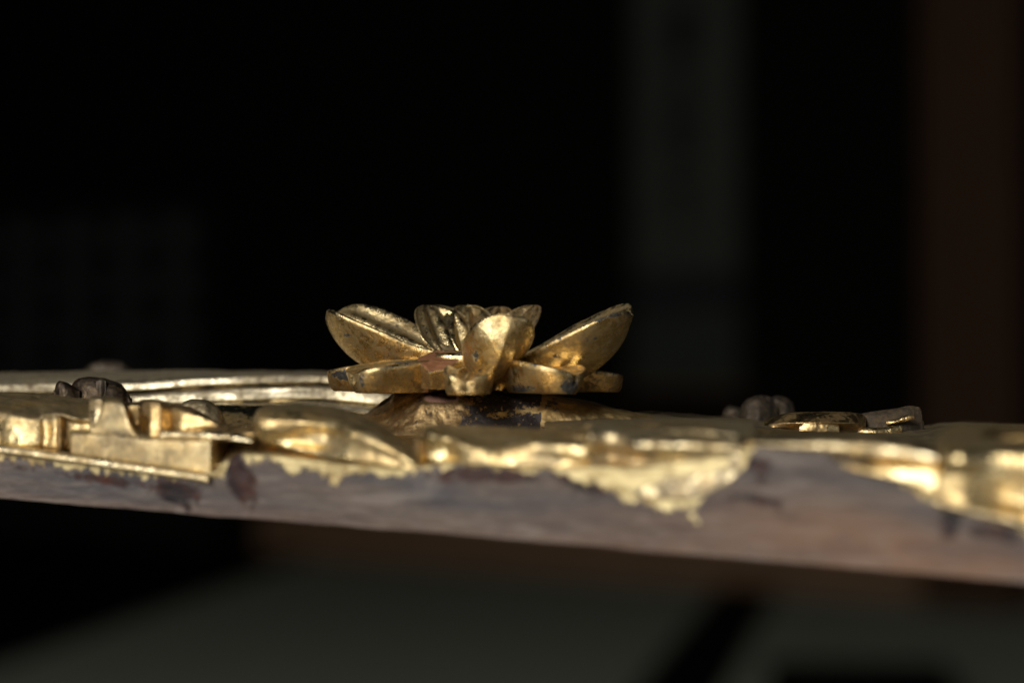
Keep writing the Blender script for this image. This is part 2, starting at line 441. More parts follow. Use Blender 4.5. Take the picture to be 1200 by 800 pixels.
# low black lacquer tray on the mat
tq = np.array([528., 4690.])
tray = empty("lacquer_tray", (tq[0] + 300, tq[1] - 200, 50), "low black lacquered tray on the tatami at the bottom right", "tray")
def trect(a, b, c, d):
    u = np.array([.995, -.10]); v = np.array([-.10, -.995])
    return [tuple(tq + u * a + v * c), tuple(tq + u * b + v * c), tuple(tq + u * b + v * d), tuple(tq + u * a + v * d)]
prism("tray_base", trect(0, 360, 0, 900), 53, 62, M_BLACKLAC, tray, bev=2)
for r in (trect(0, 360, 0, 10), trect(0, 360, 890, 900), trect(0, 10, 11, 889), trect(350, 360, 11, 889)):
    prism("rim", r, 62.5, 95, M_BLACKLAC, tray, bev=2)

# ------------------------------------------------------------------ the carved board
BT = [(-160, 512), (0, 522), (80, 532), (250, 552), (262, 540), (285, 530), (330, 533), (400, 542), (470, 549), (520, 541), (640, 546), (690, 545), (760, 545), (860, 528), (885, 520), (960, 526), (1050, 550), (1100, 578), (1200, 605), (1360, 640)]
BB = [(-160, 572), (0, 585), (180, 600), (600, 634), (900, 661), (1200, 684), (1360, 697)]
GL = [(-160, 528), (0, 534), (80, 548), (180, 560), (240, 566), (262, 560), (272, 534), (340, 546), (375, 554), (395, 558), (415, 556), (430, 552), (452, 556), (468, 559), (480, 552), (560, 546), (640, 550), (690, 562), (730, 582), (770, 596), (815, 590), (850, 572), (870, 545), (885, 520), (895, 512), (960, 520), (1050, 556), (1085, 586), (1140, 604), (1200, 622), (1360, 655)]
ctrP = P(600, 640, YF(600) + 60)
board = empty("carved_gilded_board", ctrP, "long carved board with gilded relief and a raw grey timber front edge", "carved board")

def build_board():
    xs = np.arange(-160, 1362, 1.6)
    top = interp(xs, BT); bot = interp(xs, BB)
    bot = bot + 1.2 * fbm(np.stack([xs * .02, xs * 0, xs * 0], 1), 1, 5, 4)
    yf = YF(xs)
    rows = []
    n = 70
    for k in range(n):
        t = k / (n - 1); py = top * (1 - t) + bot * t
        rows.append(P(xs, py, yf + .5 * np.sin(t * math.pi) * -1))
    front = np.array(rows).transpose(1, 0, 2)                   # (nx, n, 3)
    back_b = P(xs, bot, yf) + np.array([0, 190, 0.])
    back_m = back_b + np.array([0, 0, 13.])
    topin = front[:, 0] + np.array([0, 18, .6])
    topback = front[:, 0] * 1.0; topback[:, 1] += 190; topback[:, 2] = back_m[:, 2]
    tops = [topback * (1 - t) + topin * t for t in np.linspace(0, 1, 24)]
    G = np.concatenate([np.array(tops).transpose(1, 0, 2), front, back_b[:, None]], 1)
    N = vnormals(G, True)
    px, py = proj(G)
    G = G + N * (fbm(G * np.array([.3, 1, 2.2]), .22, 3, 4) * .45)[..., None]
    # rounded arrises
    for _ in range(2): G = G * .5 + .25 * (np.roll(G, 1, 1) + np.roll(G, -1, 1))
    V = G.reshape(-1, 3); px = px.ravel(); py = py.ravel()
    cols = G.shape[1]; isfront = (np.tile(np.arange(cols), len(xs)) >= 22)
    jag = 7 * fbm(np.stack([px * .05, px * 0, px * 0], 1), 1, 91, 5) + 5 * fbm(np.stack([px * .22, px * 0, py * .03], 1), 1, 92, 3)
    d = interp(px, GL) + jag - py                                     # >0 : leaf
    gild = np.clip(.5 + d / 22., 0, 1); gild = np.where(isfront, gild, 1.0)
    for (cx, cy, r) in ((393, 563, 8), (812, 603, 5), (817, 611, 4)):
        gild = np.maximum(gild, np.where(isfront, .85 * np.exp(-((px - cx) ** 2 + (py - cy) ** 2) / r ** 2), 0))
    stain = np.zeros_like(px)
    for (cx, cy, rx, ry, a, ang) in ((283, 560, 16, 28, 1.1, -25), (205, 575, 34, 12, .9, 10), (225, 587, 16, 10, .5, 0), (120, 562, 60, 7, .7, 8),
                                 (30, 548, 40, 6, .4, 8), (570, 556, 60, 8, .95, 4), (610, 560, 14, 10, .45, 0), (680, 566, 45, 8, .75, 16), (878, 543, 26, 9, .85, 8),
                                 (895, 560, 16, 8, .5, 0), (895, 586, 26, 6, .85, 12), (1115, 608, 12, 22, 1.0, 10), (1170, 624, 34, 9, .9, 14), (1100, 590, 26, 8, .5, 25), (520, 560, 20, 8, .55, 0), (1190, 628, 20, 6, .5, 10)):
        a_ = math.radians(ang); u = (px - cx) * math.cos(a_) + (py - cy) * math.sin(a_); v = -(px - cx) * math.sin(a_) + (py - cy) * math.cos(a_)
        stain = np.maximum(stain, a * np.exp(-(u / rx) ** 2 - (v / ry) ** 2))
    warm = sstep(500, 1000, px) * sstep(.25, .7, (py - interp(px, BT)) / (interp(px, BB) - interp(px, BT))) + .45 * sstep(.72, 1., (py - interp(px, BT)) / (interp(px, BB) - interp(px, BT)))
    o = mesh_obj("timber_board", V, grid_faces(len(xs), cols, True), M_EDGE, board, {'gild': gild, 'stain': stain * isfront, 'warm': np.clip(warm, 0, 1) * isfront})
    return o
build_board()

def streak_dirt(seed, amt=.8, sc=(.05, .3, .5)):
    def f(px, py, V):
        d = fbm(V * np.array(sc), 1.0, seed, 4)
        return {'dirt_shade': sstep(.05, .5, d) * amt}
    return f

def fret_darken(seed):
    return lambda px, py, V: {'dirt_shade': np.clip(.80 + .9 * fbm(V * np.array([.12, .3, .3]), 1, seed, 4), 0, 1)}  # darkens the fret faces almost evenly, varied by noise

# H: grooved ridge behind, left
def ridge_ring(o, amp=1.0):
    # o: top picture row; grooves run along the ridge
    return [(o + 82, 700), (o + 8, 696), (o + 1, 676), (o + 2, 664), (o + 6, 656), (o + 9, 650), (o + 11, 647), (o + 20.5, 646.3), (o + 22, 650), (o + 24, 650), (o + 25.5, 645.6),
            (o + 31, 645.1), (o + 37, 644.6), (o + 39, 644.2), (o + 40.5, 647), (o + 42.5, 647), (o + 45, 641), (o + 54, 639), (o + 62, 634), (o + 90, 632)]
st = []
for px, o in ((-180, 444), (0, 436), (60, 434), (110, 434), (170, 433), (230, 432), (300, 433), (360, 433), (410, 436), (462, 441), (468, 446)):
    r = ridge_ring(o)
    # lower lines wander
    wv = 5.5 * math.sin(px / 90. + .6)
    r = [(a + (wv * (i > 5) * (1 if i < 18 else .2)), b - (px > 350) * (px - 350) * .03) for i, (a, b) in enumerate(r)]
    st.append((px, r))
def dirt_shade_ridge(px, py, V):
    o = interp(px, [(-180, 444), (0, 436), (230, 432), (360, 433), (468, 446)])
    top = sstep(12, 5, py - o)  # ridge top darkened in colour, standing in for its dark reflection
    d = np.maximum(top * .85, sstep(-.05, .35, fbm(V * np.array([.03, .9, .9]), 1, 4, 4)) * .9)
    return {'dirt_shade': d}
loft("grooved_ridge", st, M_RIDGE, board, rel=False, seg=.35, rnd=3, rough=.22, rscale=.12, seed=3, attr=dirt_shade_ridge)
# warm recess wall between ridge and front relief
st = [(px, [(520, 640), (474 + k, 640), (470 + k, 634), (472 + k, 626), (480 + k, 622), (498 + k, 614), (512 + k, 600), (530 + k, 596)]) for px, k in ((60, 4), (140, 4), (220, 3), (262, 2), (300, 3), (360, 8), (430, 14), (500, 18))]
loft("recess_wall", st, M_GOLD, board, rel=False, rnd=4, rough=.25, rscale=.15, seed=8)
# gently rolling ground of the relief, front to back
st = []
for px, a, b in ((-150, 515, 540), (0, 510, 530), (150, 512, 545), (262, 505, 545), (300, 498, 536), (420, 506, 545), (500, 512, 548), (600, 512, 546), (700, 505, 548), (800, 503, 545), (880, 505, 520), (960, 508, 526), (1060, 522, 552), (1120, 530, 582), (1200, 532, 603), (1350, 540, 640)):
    st.append((px, [(b + 8, 120), (a - 3, 120), (a, 60), (a + (b - a) * .45, 16), (b - 4, 2.5), (b + 1, .8), (b + 6, .6)]))
loft("relief_ground", st, M_GOLD_WORN, board, rnd=4, rough=.45, rscale=.12, seed=5, attr=streak_dirt(3))

# B: stepped fretwork at the left front
st = [(px, [(a + 10, 5), (a, 5), (a - 1, 1), (a + .3, -2.2), (a + 2, -2.7), (a + 10, -3.4), (a + 12, -1.0), (a + 12, 3)]) for px, a in ((-160, 508), (-60, 514), (0, 520), (60, 528), (120, 536), (180, 545), (235, 553), (243, 555))]
loft("base_moulding", st, M_GOLD_BRIGHT, board, rnd=2, rough=.06, rscale=.3, seed=11)
def blk(pts, top_d, fd, base=True, back=14):
    """rings for a block: pts = (px, top py, bottom py); top slopes back to py-top_d at +back mm"""
    return [(px, [(b, fd + back), (t - top_d, fd + back), (t - top_d * .45, fd + back * .45), (t - .8, fd + 2.0), (t + 3.4, fd + .1), (t * .5 + b * .5, fd - .2), (b - 2, fd - .3), (b, fd + .6)]) for px, t, b in pts]
loft("fret_ledge", blk([(84, 506, 536), (86, 505, 536), (108, 505, 539), (130, 505, 541), (160, 510, 546), (175, 511, 548), (210, 512, 552), (244, 513, 557), (246, 512, 557)], 6, 0, back=12), M_GOLD, board, rnd=2, rough=.07, seed=12, step=1.0, attr=fret_darken(4))
# the ledge's right end turns away: orange side
loft("fret_ledge_end", [(246, [(557, 12), (500, 12), (506, 4), (513, .2), (535, 0), (557, 0)]), (254, [(558, 13), (500, 13), (506, 6), (514, 3), (535, 3), (558, 3)]), (264, [(560, 16), (502, 16), (506, 14), (510, 13), (535, 11), (560, 11)])], M_GOLD, board, rnd=2, rough=.12, seed=13, step=.8)
loft("fret_tower", blk([(106, 468, 512), (109, 467, 512), (118, 468, 512), (135, 469, 513), (143, 471, 513), (147, 478, 513), (150, 488, 513), (154, 498, 513), (160, 506, 514), (166, 511, 515)], 4, 1.0, back=12), M_GOLD, board, rnd=2, rough=.07, seed=14, step=.8, attr=fret_darken(6))
loft("fret_tower_side", [(107, [(505, 6), (470, 6), (467, 3), (468, .6), (490, .6), (505, .8)]), (112, [(500, 6), (467, 6), (466, 3), (467, 0), (490, 0), (500, .3)]), (119, [(496, 6), (467, 6), (466, 3), (468, .1), (480, .2), (490, 1)])], M_GOLD_BRIGHT, board, rnd=1, rough=.06, seed=15, step=.8)
loft("fret_post", [(px, [(514, 12), (t - 3, 12), (t - 2, 8), (t, 4.5 - e), (t + 4, 3.8 - e), (500, 3.8 - e), (514, 3.6 - e)]) for px, t, e in ((164, 472, -1.5), (170, 470, 0), (178, 470, 1.4), (187, 471, .8), (194, 474, -1.5), (198, 474, -3))], M_GOLD_WORN, board, rnd=2, rough=.15, seed=16, step=.8)
loft("fret_back_block", [(px, [(515, 26), (t - 3, 26), (t - 2, 18), (t, 8), (t + 5, 7 + e), (498, 7 + e), (506, 5), (513, 4)]) for px, t, e in ((140, 474, 0), (196, 475, 2), (202, 476, 0), (215, 478, -1), (235, 485, 0), (252, 496, 1), (268, 503, 2), (300, 507, 3))], M_GOLD_WORN, board, rnd=2, rough=.2, seed=17)
loft("fret_lower_slab", [(px, [(517, 16), (504 + k, 15), (502 + k, 8), (503 + k, 2.2), (507 + k, .9), (512 + k, .7), (516, .8)]) for px, k in ((188, 2), (195, 0), (230, 1), (262, 3), (280, 6), (296, 9))], M_GOLD_BRIGHT, board, rnd=2, rough=.22, seed=18)
def top_shade_lb(px, py, V):  # paints the block's upward face dark, as if mirroring the unlit room
    t = interp(px, [(-160, 470), (0, 488), (50, 494), (75, 490), (110, 492)])
    return {'dirt_shade': np.clip(sstep(4, -3, py - t) * .95, 0, 1)}
loft("fret_left_block", [(px, [(530, 45), (u, 45), (u + 1, 34), (u + 9, 16), (t - 2, 3), (t + 2, .4 + e), (t * .5 + 262, .2 + e), (520 + q, .2 + e), (528 + q, .5 + e)]) for px, u, t, e, q in ((-160, 452, 470, 0, -12), (-60, 457, 474, 0, -6), (0, 459, 481, 0, -2), (30, 460, 486, 0, 0), (46, 462, 490, 2, 2), (52, 462, 488, 3.4, 2), (66, 463, 487, 3.2, 4), (74, 464, 488, 4.6, 4), (86, 466, 492, 5, 5), (104, 468, 494, 5, 6), (110, 470, 494, 6, 6))], M_GOLD, board, rnd=3, rough=.25, seed=19, attr=top_shade_lb)
loft("fret_divider", [(px, [(528, 8), (488, 8), (486, 5), (488, 1 + e), (508, .6 + e), (528, .5 + e)]) for px, e in ((67, 2.5), (70, 0), (74, 2.5))], M_GOLD_WORN, board, rnd=1, rough=.06, seed=20, step=.8)

# C: curled leaf between fret and middle
def dirt_shadeC(px, py, V):  # crest painted dark for the room it reflects; noise streaks are dirt
    u = interp(px, [(300, 492), (306, 486), (340, 478), (400, 486), (440, 505), (490, 545)])
    return {'dirt_shade': np.clip(np.maximum(sstep(6, -2, py - u), .85 * sstep(.05, .4, fbm(V * np.array([.3, .8, 1.2]), .4, 51, 4))), 0, 1)}
loft("curled_leaf", [
    (299, [(510, 22), (488, 20), (486, 14), (488, 5), (494, 2), (500, 1.5), (506, 2), (512, 4)]),
    (304, [(520, 24), (480, 22), (478, 14), (482, 3), (490, 0), (500, -.6), (508, .5), (516, 2.5)]),
    (320, [(530, 26), (474, 24), (474, 14), (482, 3), (492, -.4), (502, -.4), (512, 1.5), (522, 3)]),
    (345, [(535, 28), (473, 26), (474, 16), (484, 4), (494, .8), (506, 2.5), (516, 4), (528, 2)]),
    (380, [(540, 28), (475, 26), (477, 16), (488, 5), (498, 2.5), (508, 5), (520, 4.5), (536, 1)]),
    (410, [(545, 28), (481, 26), (484, 16), (493, 5), (501, 1.2), (509, 0), (524, 1.5), (542, -.3)]),
    (440, [(550, 26), (494, 24), (498, 14), (504, 4), (511, .2), (520, -1), (531, .0), (546, -1)]),
    (465, [(552, 24), (509, 21), (514, 12), (519, 3), (526, 0), (532, -1.2), (540, -.3), (549, -1.2)]),
    (484, [(553, 20), (525, 16), (530, 9), (534, 3), (539, 0), (543, -1), (547, -.4), (551, -1)]),
    (493, [(554, 12), (541, 10), (542, 6), (543, 3), (545, 1), (547, 0), (550, 0), (553, 0)])],
    M_GOLD, board, rnd=2, rough=.16, seed=22, attr=dirt_shadeC, step=1.2)
# small upright curl end right of the leaf
loft("leaf_stub", [(486, [(548, 9), (516, 9), (514, 7), (518, 4), (535, 3.4), (548, 3.4)]), (491, [(549, 9), (512, 9), (510, 6), (514, 2.4), (535, 1.6), (549, 1.6)]), (498, [(548, 9), (522, 9), (520, 7), (524, 4), (538, 3.2), (548, 3.2)])], M_GOLD_WORN, board, rnd=2, rough=.1, seed=23, step=.8)
# D: second leaf
def dirt_shadeD(px, py, V):  # leaf top has reflected darkness put into its colour, plus dirt blotches
    u = interp(px, [(498, 500), (540, 512), (600, 520), (640, 515), (690, 520)])
    return {'dirt_shade': np.clip(np.maximum(sstep(4, -4, py - u) * .95, .85 * sstep(.05, .4, fbm(V * np.array([.3, .8, 1.2]), .4, 52, 4))), 0, 1)}
loft("middle_leaf", [
    (497, [(540, 22), (506, 20), (504, 14), (506, 6), (510, 3), (516, 2.5), (524, 3), (532, 4)]),
    (503, [(545, 30), (500, 26), (499, 14), (501, 3), (507, -.2), (514, -.2), (526, 2), (545, 3)]),
    (520, [(548, 34), (499, 28), (500, 16), (505, 5), (513, 1.5), (520, 2.5), (530, 3.4), (546, 1)]),
    (545, [(550, 36), (499, 30), (502, 18), (510, 5), (518, 1.0), (524, 0), (534, 0), (548, -1)]),
    (590, [(550, 36), (500, 32), (504, 18), (513, 5), (521, 2), (529, .4), (537, -.6), (549, -1.2)]),
    (625, [(550, 36), (501, 32), (506, 18), (512, 5), (519, 1.2), (527, .6), (535, 1.2), (549, -.4)]),
    (660, [(556, 36), (503, 32), (508, 18), (514, 5), (521, .6), (532, .3), (537, 1.6), (554, 1.2)]),
    (686, [(560, 32), (506, 28), (512, 16), (517, 5), (523, .8), (536, .6), (542, 2), (560, 2)]),
    (694, [(560, 28), (508, 24), (514, 14), (519, 6), (526, 2), (538, 2), (544, 3), (560, 3)])],
    M_GOLD, board, rnd=3, rough=.22, seed=24, attr=dirt_shadeD, step=1.4)
# E: bold scrolled block, nearest the lens in the middle
def dirt_shadeE(px, py, V):  # top and lower left carry painted dark reflections; the noise is grime
    u = interp(px, [(690, 502), (740, 512), (800, 514), (880, 514)])
    d = sstep(3, -4, py - u) * (.65 + .5 * fbm(V * np.array([.12, .5, 1]), 1, 41, 4))
    n = fbm(V * np.array([.5, 1, 1]), .35, 43, 5)
    front = sstep(528, 540, py)
    d = np.maximum(d, front * sstep(735, 700, px + 30 * n) * .95)
    d = np.maximum(d, front * sstep(-.05, .22, n) * .95)
    chip = front * sstep(.05, .3, fbm(V, .5, 44, 4)) * .55 + .5 * sstep(560, 600, py) * sstep(-.1, .2, n)
    return {'dirt_shade': np.clip(d, 0, 1), 'chip': np.clip(chip, 0, 1)}
loft("scrolled_block", [
    (687, [(560, 30), (500, 26), (500, 15), (503, 5), (509, 2), (516, 1.5), (524, 2), (532, 3), (548, 2.5), (562, 2)]),
    (692, [(566, 38), (495, 30), (495, 16), (498, 4), (504, 0), (514, -1), (524, .5), (534, 3), (550, .8), (567, 0)]),
    (712, [(574, 46), (492, 36), (493, 20), (500, 5), (508, 2), (518, 2), (528, 4), (534, 5), (552, 3.4), (574, 0)]),
    (745, [(586, 52), (491, 42), (494, 24), (505, 6), (512, .6), (522, -1), (533, 1.8), (539, 4), (556, 1.2), (586, -1.2)]),
    (800, [(592, 54), (491, 44), (495, 26), (507, 6), (514, .2), (522, -1.6), (535, .6), (542, 1.6), (560, -.8), (592, -1.6)]),
    (845, [(578, 54), (492, 44), (497, 26), (510, 6), (515, 0), (524, -1.6), (534, -.4), (540, .8), (554, -.6), (576, -1)]),
    (866, [(560, 54), (493, 44), (498, 26), (512, 6), (517, 1), (522, -.6), (528, 0), (534, 0), (544, -.2), (556, -.4)]),
    (884, [(536, 50), (494, 42), (500, 26), (514, 6), (516, 4), (518, 2.4), (522, 1.6), (526, 1.2), (530, 1), (534, .8)])],
    M_GOLD_BRIGHT, board, rnd=3, rough=.14, seed=26, attr=dirt_shadeE, step=1.4)
def vein(pts, name="carved_vein", wd=1.5, mat=None, seed=0):
    st = []
    for px, py, Y in pts: st.append((px, [(py + 7, Y + 2), (py + 1, Y + wd), (py, Y + .3), (py + 1.4, Y - .5), (py + 4.2, Y - 1.0), (py + 8, Y - 1.2)]))
    return loft(name, st, mat or M_GOLD_WORN, board, rel=False, rnd=2, rough=.12, seed=seed, step=1.4, seg=.3)
vein([(560, 503, 523), (600, 505, 519), (650, 508, 512), (684, 508, 508)], seed=61)
vein([(770, 501, 500), (810, 502, 497), (862, 505, 493)], seed=62, mat=M_GOLD_BRIGHT)
vein([(700, 494, 511), (760, 496, 508), (835, 497, 508)], seed=63)
vein([(905, 509, 491), (960, 508, 488), (1040, 510, 482)], seed=64)
vein([(330, 476, 542), (380, 480, 540), (410, 486, 536), (440, 499, 532)], seed=65)
# J: rim of the relief behind at the right
st = [(px, [(t + 60, 660), (t + 2, 655), (t, 640), (t + 3, 610), (t + 8, 585), (t + 14, 560), (t + 22, 540), (t + 50, 530)]) for px, t in ((640, 486), (700, 484), (745, 483), (800, 486), (860, 489), (893, 493), (925, 498), (1000, 500), (1080, 500), (1105, 496), (1200, 497), (1340, 503))]
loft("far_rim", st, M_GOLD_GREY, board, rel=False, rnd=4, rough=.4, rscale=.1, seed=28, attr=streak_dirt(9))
# F: bright band right of the middle
loft("bright_band", [(px, [(b + 4, 40), (a - 5, 38), (a - 4, 18), (a, 4), (a + 5, -.4), (a + (b - a) * .55, -1.3), (b - 2, -.2), (b + 2, 2)]) for px, a, b in
    ((884, 514, 524), (896, 513, 526), (930, 512, 530), (985, 512, 534), (1030, 514, 540), (1070, 520, 544), (1090, 524, 546), (1098, 528, 546))], M_GOLD_BRIGHT, board, rnd=3, rough=.14, seed=30)
loft("lower_band", [(px, [(b + 4, 16), (a, 14), (a, 5), (a + 1, 1.5), (a + 5, -.8), (b - 3, -1.6), (b + 2, 1)]) for px, a, b in
    ((975, 533, 540), (1000, 540, 552), (1040, 542, 562), (1080, 543, 574), (1094, 544, 582), (1098, 546, 582))], M_GOLD, board, rnd=2, rough=.12, seed=31)
# G: rounded block at the right edge
def dirt_shadeG(px, py, V): return {'dirt_shade': np.clip(np.maximum(sstep(530, 522, py) * .9, .5 * sstep(.0, .4, fbm(V, .3, 5, 3))), 0, 1)}  # block top painted dark like a reflected ceiling, plus random dirt
loft("right_scroll", [
    (1094, [(590, 22), (530, 20), (528, 14), (530, 8), (536, 5), (545, 4), (560, 4), (575, 4), (588, 5)]),
    (1099, [(596, 40), (512, 34), (512, 20), (522, 5), (530, 1), (540, 0), (556, 0), (575, 0), (592, 1)]),
    (1112, [(600, 60), (500, 50), (504, 28), (518, 6), (528, -1.6), (538, -3), (556, -1.2), (576, -.6), (596, -1)]),
    (1130, [(604, 66), (496, 56), (502, 30), (518, 6), (528, -2), (540, -3.4), (556, -1.2), (578, -.4), (600, -1)]),
    (1160, [(610, 66), (497, 56), (503, 30), (520, 6), (530, 1), (542, .4), (560, 1.6), (582, 3), (606, -.6)]),
    (1200, [(620, 66), (500, 56), (506, 30), (524, 6), (534, 2), (546, 1.6), (566, 3), (588, 4), (614, -.6)]),
    (1340, [(655, 66), (508, 56), (516, 30), (536, 6), (546, 1), (560, 1), (590, 3), (615, 3), (648, 0)])],
    M_GOLD, board, rnd=3, rough=.16, seed=33, attr=dirt_shadeG, step=1.6)
loft("right_moulding", [(px, [(a + 12, 5), (a, 4), (a, 0), (a + 3, -3), (a + 9, -3.4), (a + 13, -1), (a + 14, 3)]) for px, a in ((1096, 580), (1140, 592), (1200, 606), (1340, 640))], M_GOLD_BRIGHT, board, rnd=2, rough=.2, seed=34)
loft("right_top_ripple", [(px, [(520, 40), (a, 36), (a, 28), (a + 4, 20), (a + 8, 18), (a + 12, 17), (a + 14, 20), (a + 18, 14), (a + 24, 12)]) for px, a in ((1150, 504), (1180, 502), (1240, 502), (1340, 506))], M_GOLD_WORN, board, rnd=2, rough=.2, seed=35)

# I: mound under the flower: lacquer with flaked leaf, new square of leaf at its right
def mound_attr(px, py, V):
    n = fbm(V, .5, 2, 3)
    sq = ((px > 634 + n * 1.5) & (py < 505 + (px - 634) * .16 + n * 6)).astype(float)
    left = sstep(560, 535, px + 14 * n)
    ridge = .62 * np.exp(-((py - (483 - (px - 600) * .13)) / 6.5) ** 2) * sstep(555, 580, px)
    hole = np.exp(-(((px - 646) / 9) ** 2 + ((py - 474) / 8) ** 2)) * .95
    gild = np.clip(np.maximum(np.maximum(sq - hole, left * .85), ridge), 0, 1)
    bare = np.exp(-(((px - 517) / 26) ** 2 + ((py - 466) / 6) ** 4)) * 1.0
    dirt_shade = left * (.8 + .35 * fbm(V, .9, 6, 3))
    return {'gild': gild, 'bare': bare, 'dirt_shade': np.clip(dirt_shade, 0, 1)}
loft("flower_mound", [
    (404, [(540, 625), (500, 620), (497, 612), (500, 604), (508, 597), (514, 594.5), (520, 592), (540, 588)]),
    (430, [(540, 630), (488, 625), (484, 615), (488, 603), (500, 594), (507.5, 591), (515, 588), (540, 584)]),
    (456, [(540, 634), (470, 630), (465, 615), (472, 602), (489, 592), (498.5, 589), (508, 586), (540, 582)]),
    (462, [(540, 634), (464, 630), (460, 614), (468, 600), (486, 591), (496, 588), (506, 585), (540, 580)]),
    (500, [(540, 636), (459, 632), (456, 612), (458, 595), (463, 590), (474, 587), (494, 584.5), (540, 575)]),
    (560, [(540, 636), (459, 632), (456, 612), (458, 595), (463, 590), (474, 587), (494, 584.5), (540, 575)]),
    (620, [(540, 636), (461, 632), (458, 612), (460, 595), (465, 590), (476, 587), (496, 584.5), (540, 575)]),
    (660, [(540, 636), (468, 632), (465, 612), (467, 595), (472, 590), (483, 587), (503, 584.5), (540, 575)]),
    (700, [(540, 636), (476, 632), (473, 612), (475, 595), (480, 590), (491, 587), (511, 584.5), (540, 575)]),
    (750, [(540, 636), (487, 632), (484, 612), (486, 595), (491, 590), (502, 587), (522, 584.5), (540, 575)]),
    (810, [(540, 620), (494, 618), (494, 606), (497, 594), (504, 584), (509, 580.5), (514, 577), (540, 570)])],
    M_FLAKE, board, rel=False, rnd=5, rough=.3, rscale=.3, seed=40, attr=mound_attr, seg=.35, step=1.2)

# ------------------------------------------------------------------ petals
def petal_points(L, W, e0, e1, az, root, cup=.45, keel=.5, T=4.0, grooves=3, gamp=.4, roll=0, nu=90, nv=64, rootw=.45, wpos=.55, flat=None,
                 tipT=.45, seed=0, tipexp=2.2, rough=.12, curl_in=0.0, ruffle=0.0, side=0.0):
    u = np.linspace(0, 1, nu) ** 1.0
    uu = 1 - (1 - u) ** 1.35                                     # denser at the tip
    ang = np.radians(e0 + (e1 - e0) * uu)
    du = np.diff(uu, prepend=0) * L
    r = np.cumsum(np.cos(ang) * du); z = np.cumsum(np.sin(ang) * du)
    sdv = side * uu ** 2
    t = np.clip((uu - wpos) / (1 - wpos), 0, 1)
    wid = W * (rootw + (1 - rootw) * sstep(0, wpos, uu)) * np.power(np.clip(1 - t ** tipexp, 0, 1), 1 / tipexp)
    wid = np.maximum(wid, .02)
    th = T * (.35 + .65 * np.power(np.clip(1 - t ** 3, 0, 1), .6))
    th = th * (1 - (1 - tipT) * uu)
    v = np.linspace(-1, 1, nv)
    vin = v[::-1]
    def sect(v_, outer):
        a = np.abs(v_)
        rise = cup * (a ** 1.25)                                # boat section
        lat = v_
        if outer:
            return lat, rise[None, :] * wid[:, None] - th[:, None] * ((1 - a ** 2.6) ** .75)[None, :] - keel * (1 - a)[None, :] * wid[:, None] * .22 * (1 - uu ** 4)[:, None]
        g = gamp * np.cos(grooves * 2 * math.pi * v_)[None, :] * sstep(.03, .25, uu)[:, None] * sstep(1.0, .80, uu)[:, None] * (1 - a ** 4)[None, :]
        hollow = -.10 * W * (1 - a ** 2)[None, :] * np.sin(np.clip(uu, 0, 1) * math.pi)[:, None]
        return lat, rise[None, :] * wid[:, None] + g + hollow * .6 + .25
    lo, ho = sect(v, True); li, hi = sect(vin, False)
    LAT = np.concatenate([wid[:, None] * lo[None, :], wid[:, None] * li[None, :] * .93], 1)
    H = np.concatenate([ho, hi], 1)
    if ruffle: H = H + ruffle * np.sin(LAT * .9 + seed) * uu[:, None]
    rl = math.radians(roll)
    LAT2 = LAT * math.cos(rl) - H * math.sin(rl); H2 = LAT * math.sin(rl) + H * math.cos(rl)
    LAT2 = LAT2 + sdv[:, None]
    sa, ca = np.sin(ang)[:, None], np.cos(ang)[:, None]
    R = r[:, None] - sa * H2; Z = z[:, None] + ca * H2
    a = math.radians(az)
    # az: 0 right, 90 away from the camera, 180 left, 270 to the camera
    X = root[0] + R * math.cos(a) - LAT2 * math.sin(a); Y = root[1] + R * math.sin(a) + LAT2 * math.cos(a); Zw = root[2] + Z
    G = np.stack([X, Y, Zw], -1)
    if flat is not None: G[..., 2] = np.maximum(G[..., 2], flat + .03 * (G[..., 2] - flat))
    N = vnormals(G, True)
    G = G + N * (fbm(G, .18, seed, 4) * rough * 2 + noise3(G, 1.1, seed + 3) * .02)[..., None]
    outer = np.zeros((nu, 2 * nv)); outer[:, :nv] = 1
    rim = np.concatenate([np.abs(v), np.abs(vin)])[None, :] * np.ones((nu, 1))
    return G, outer, uu, rim

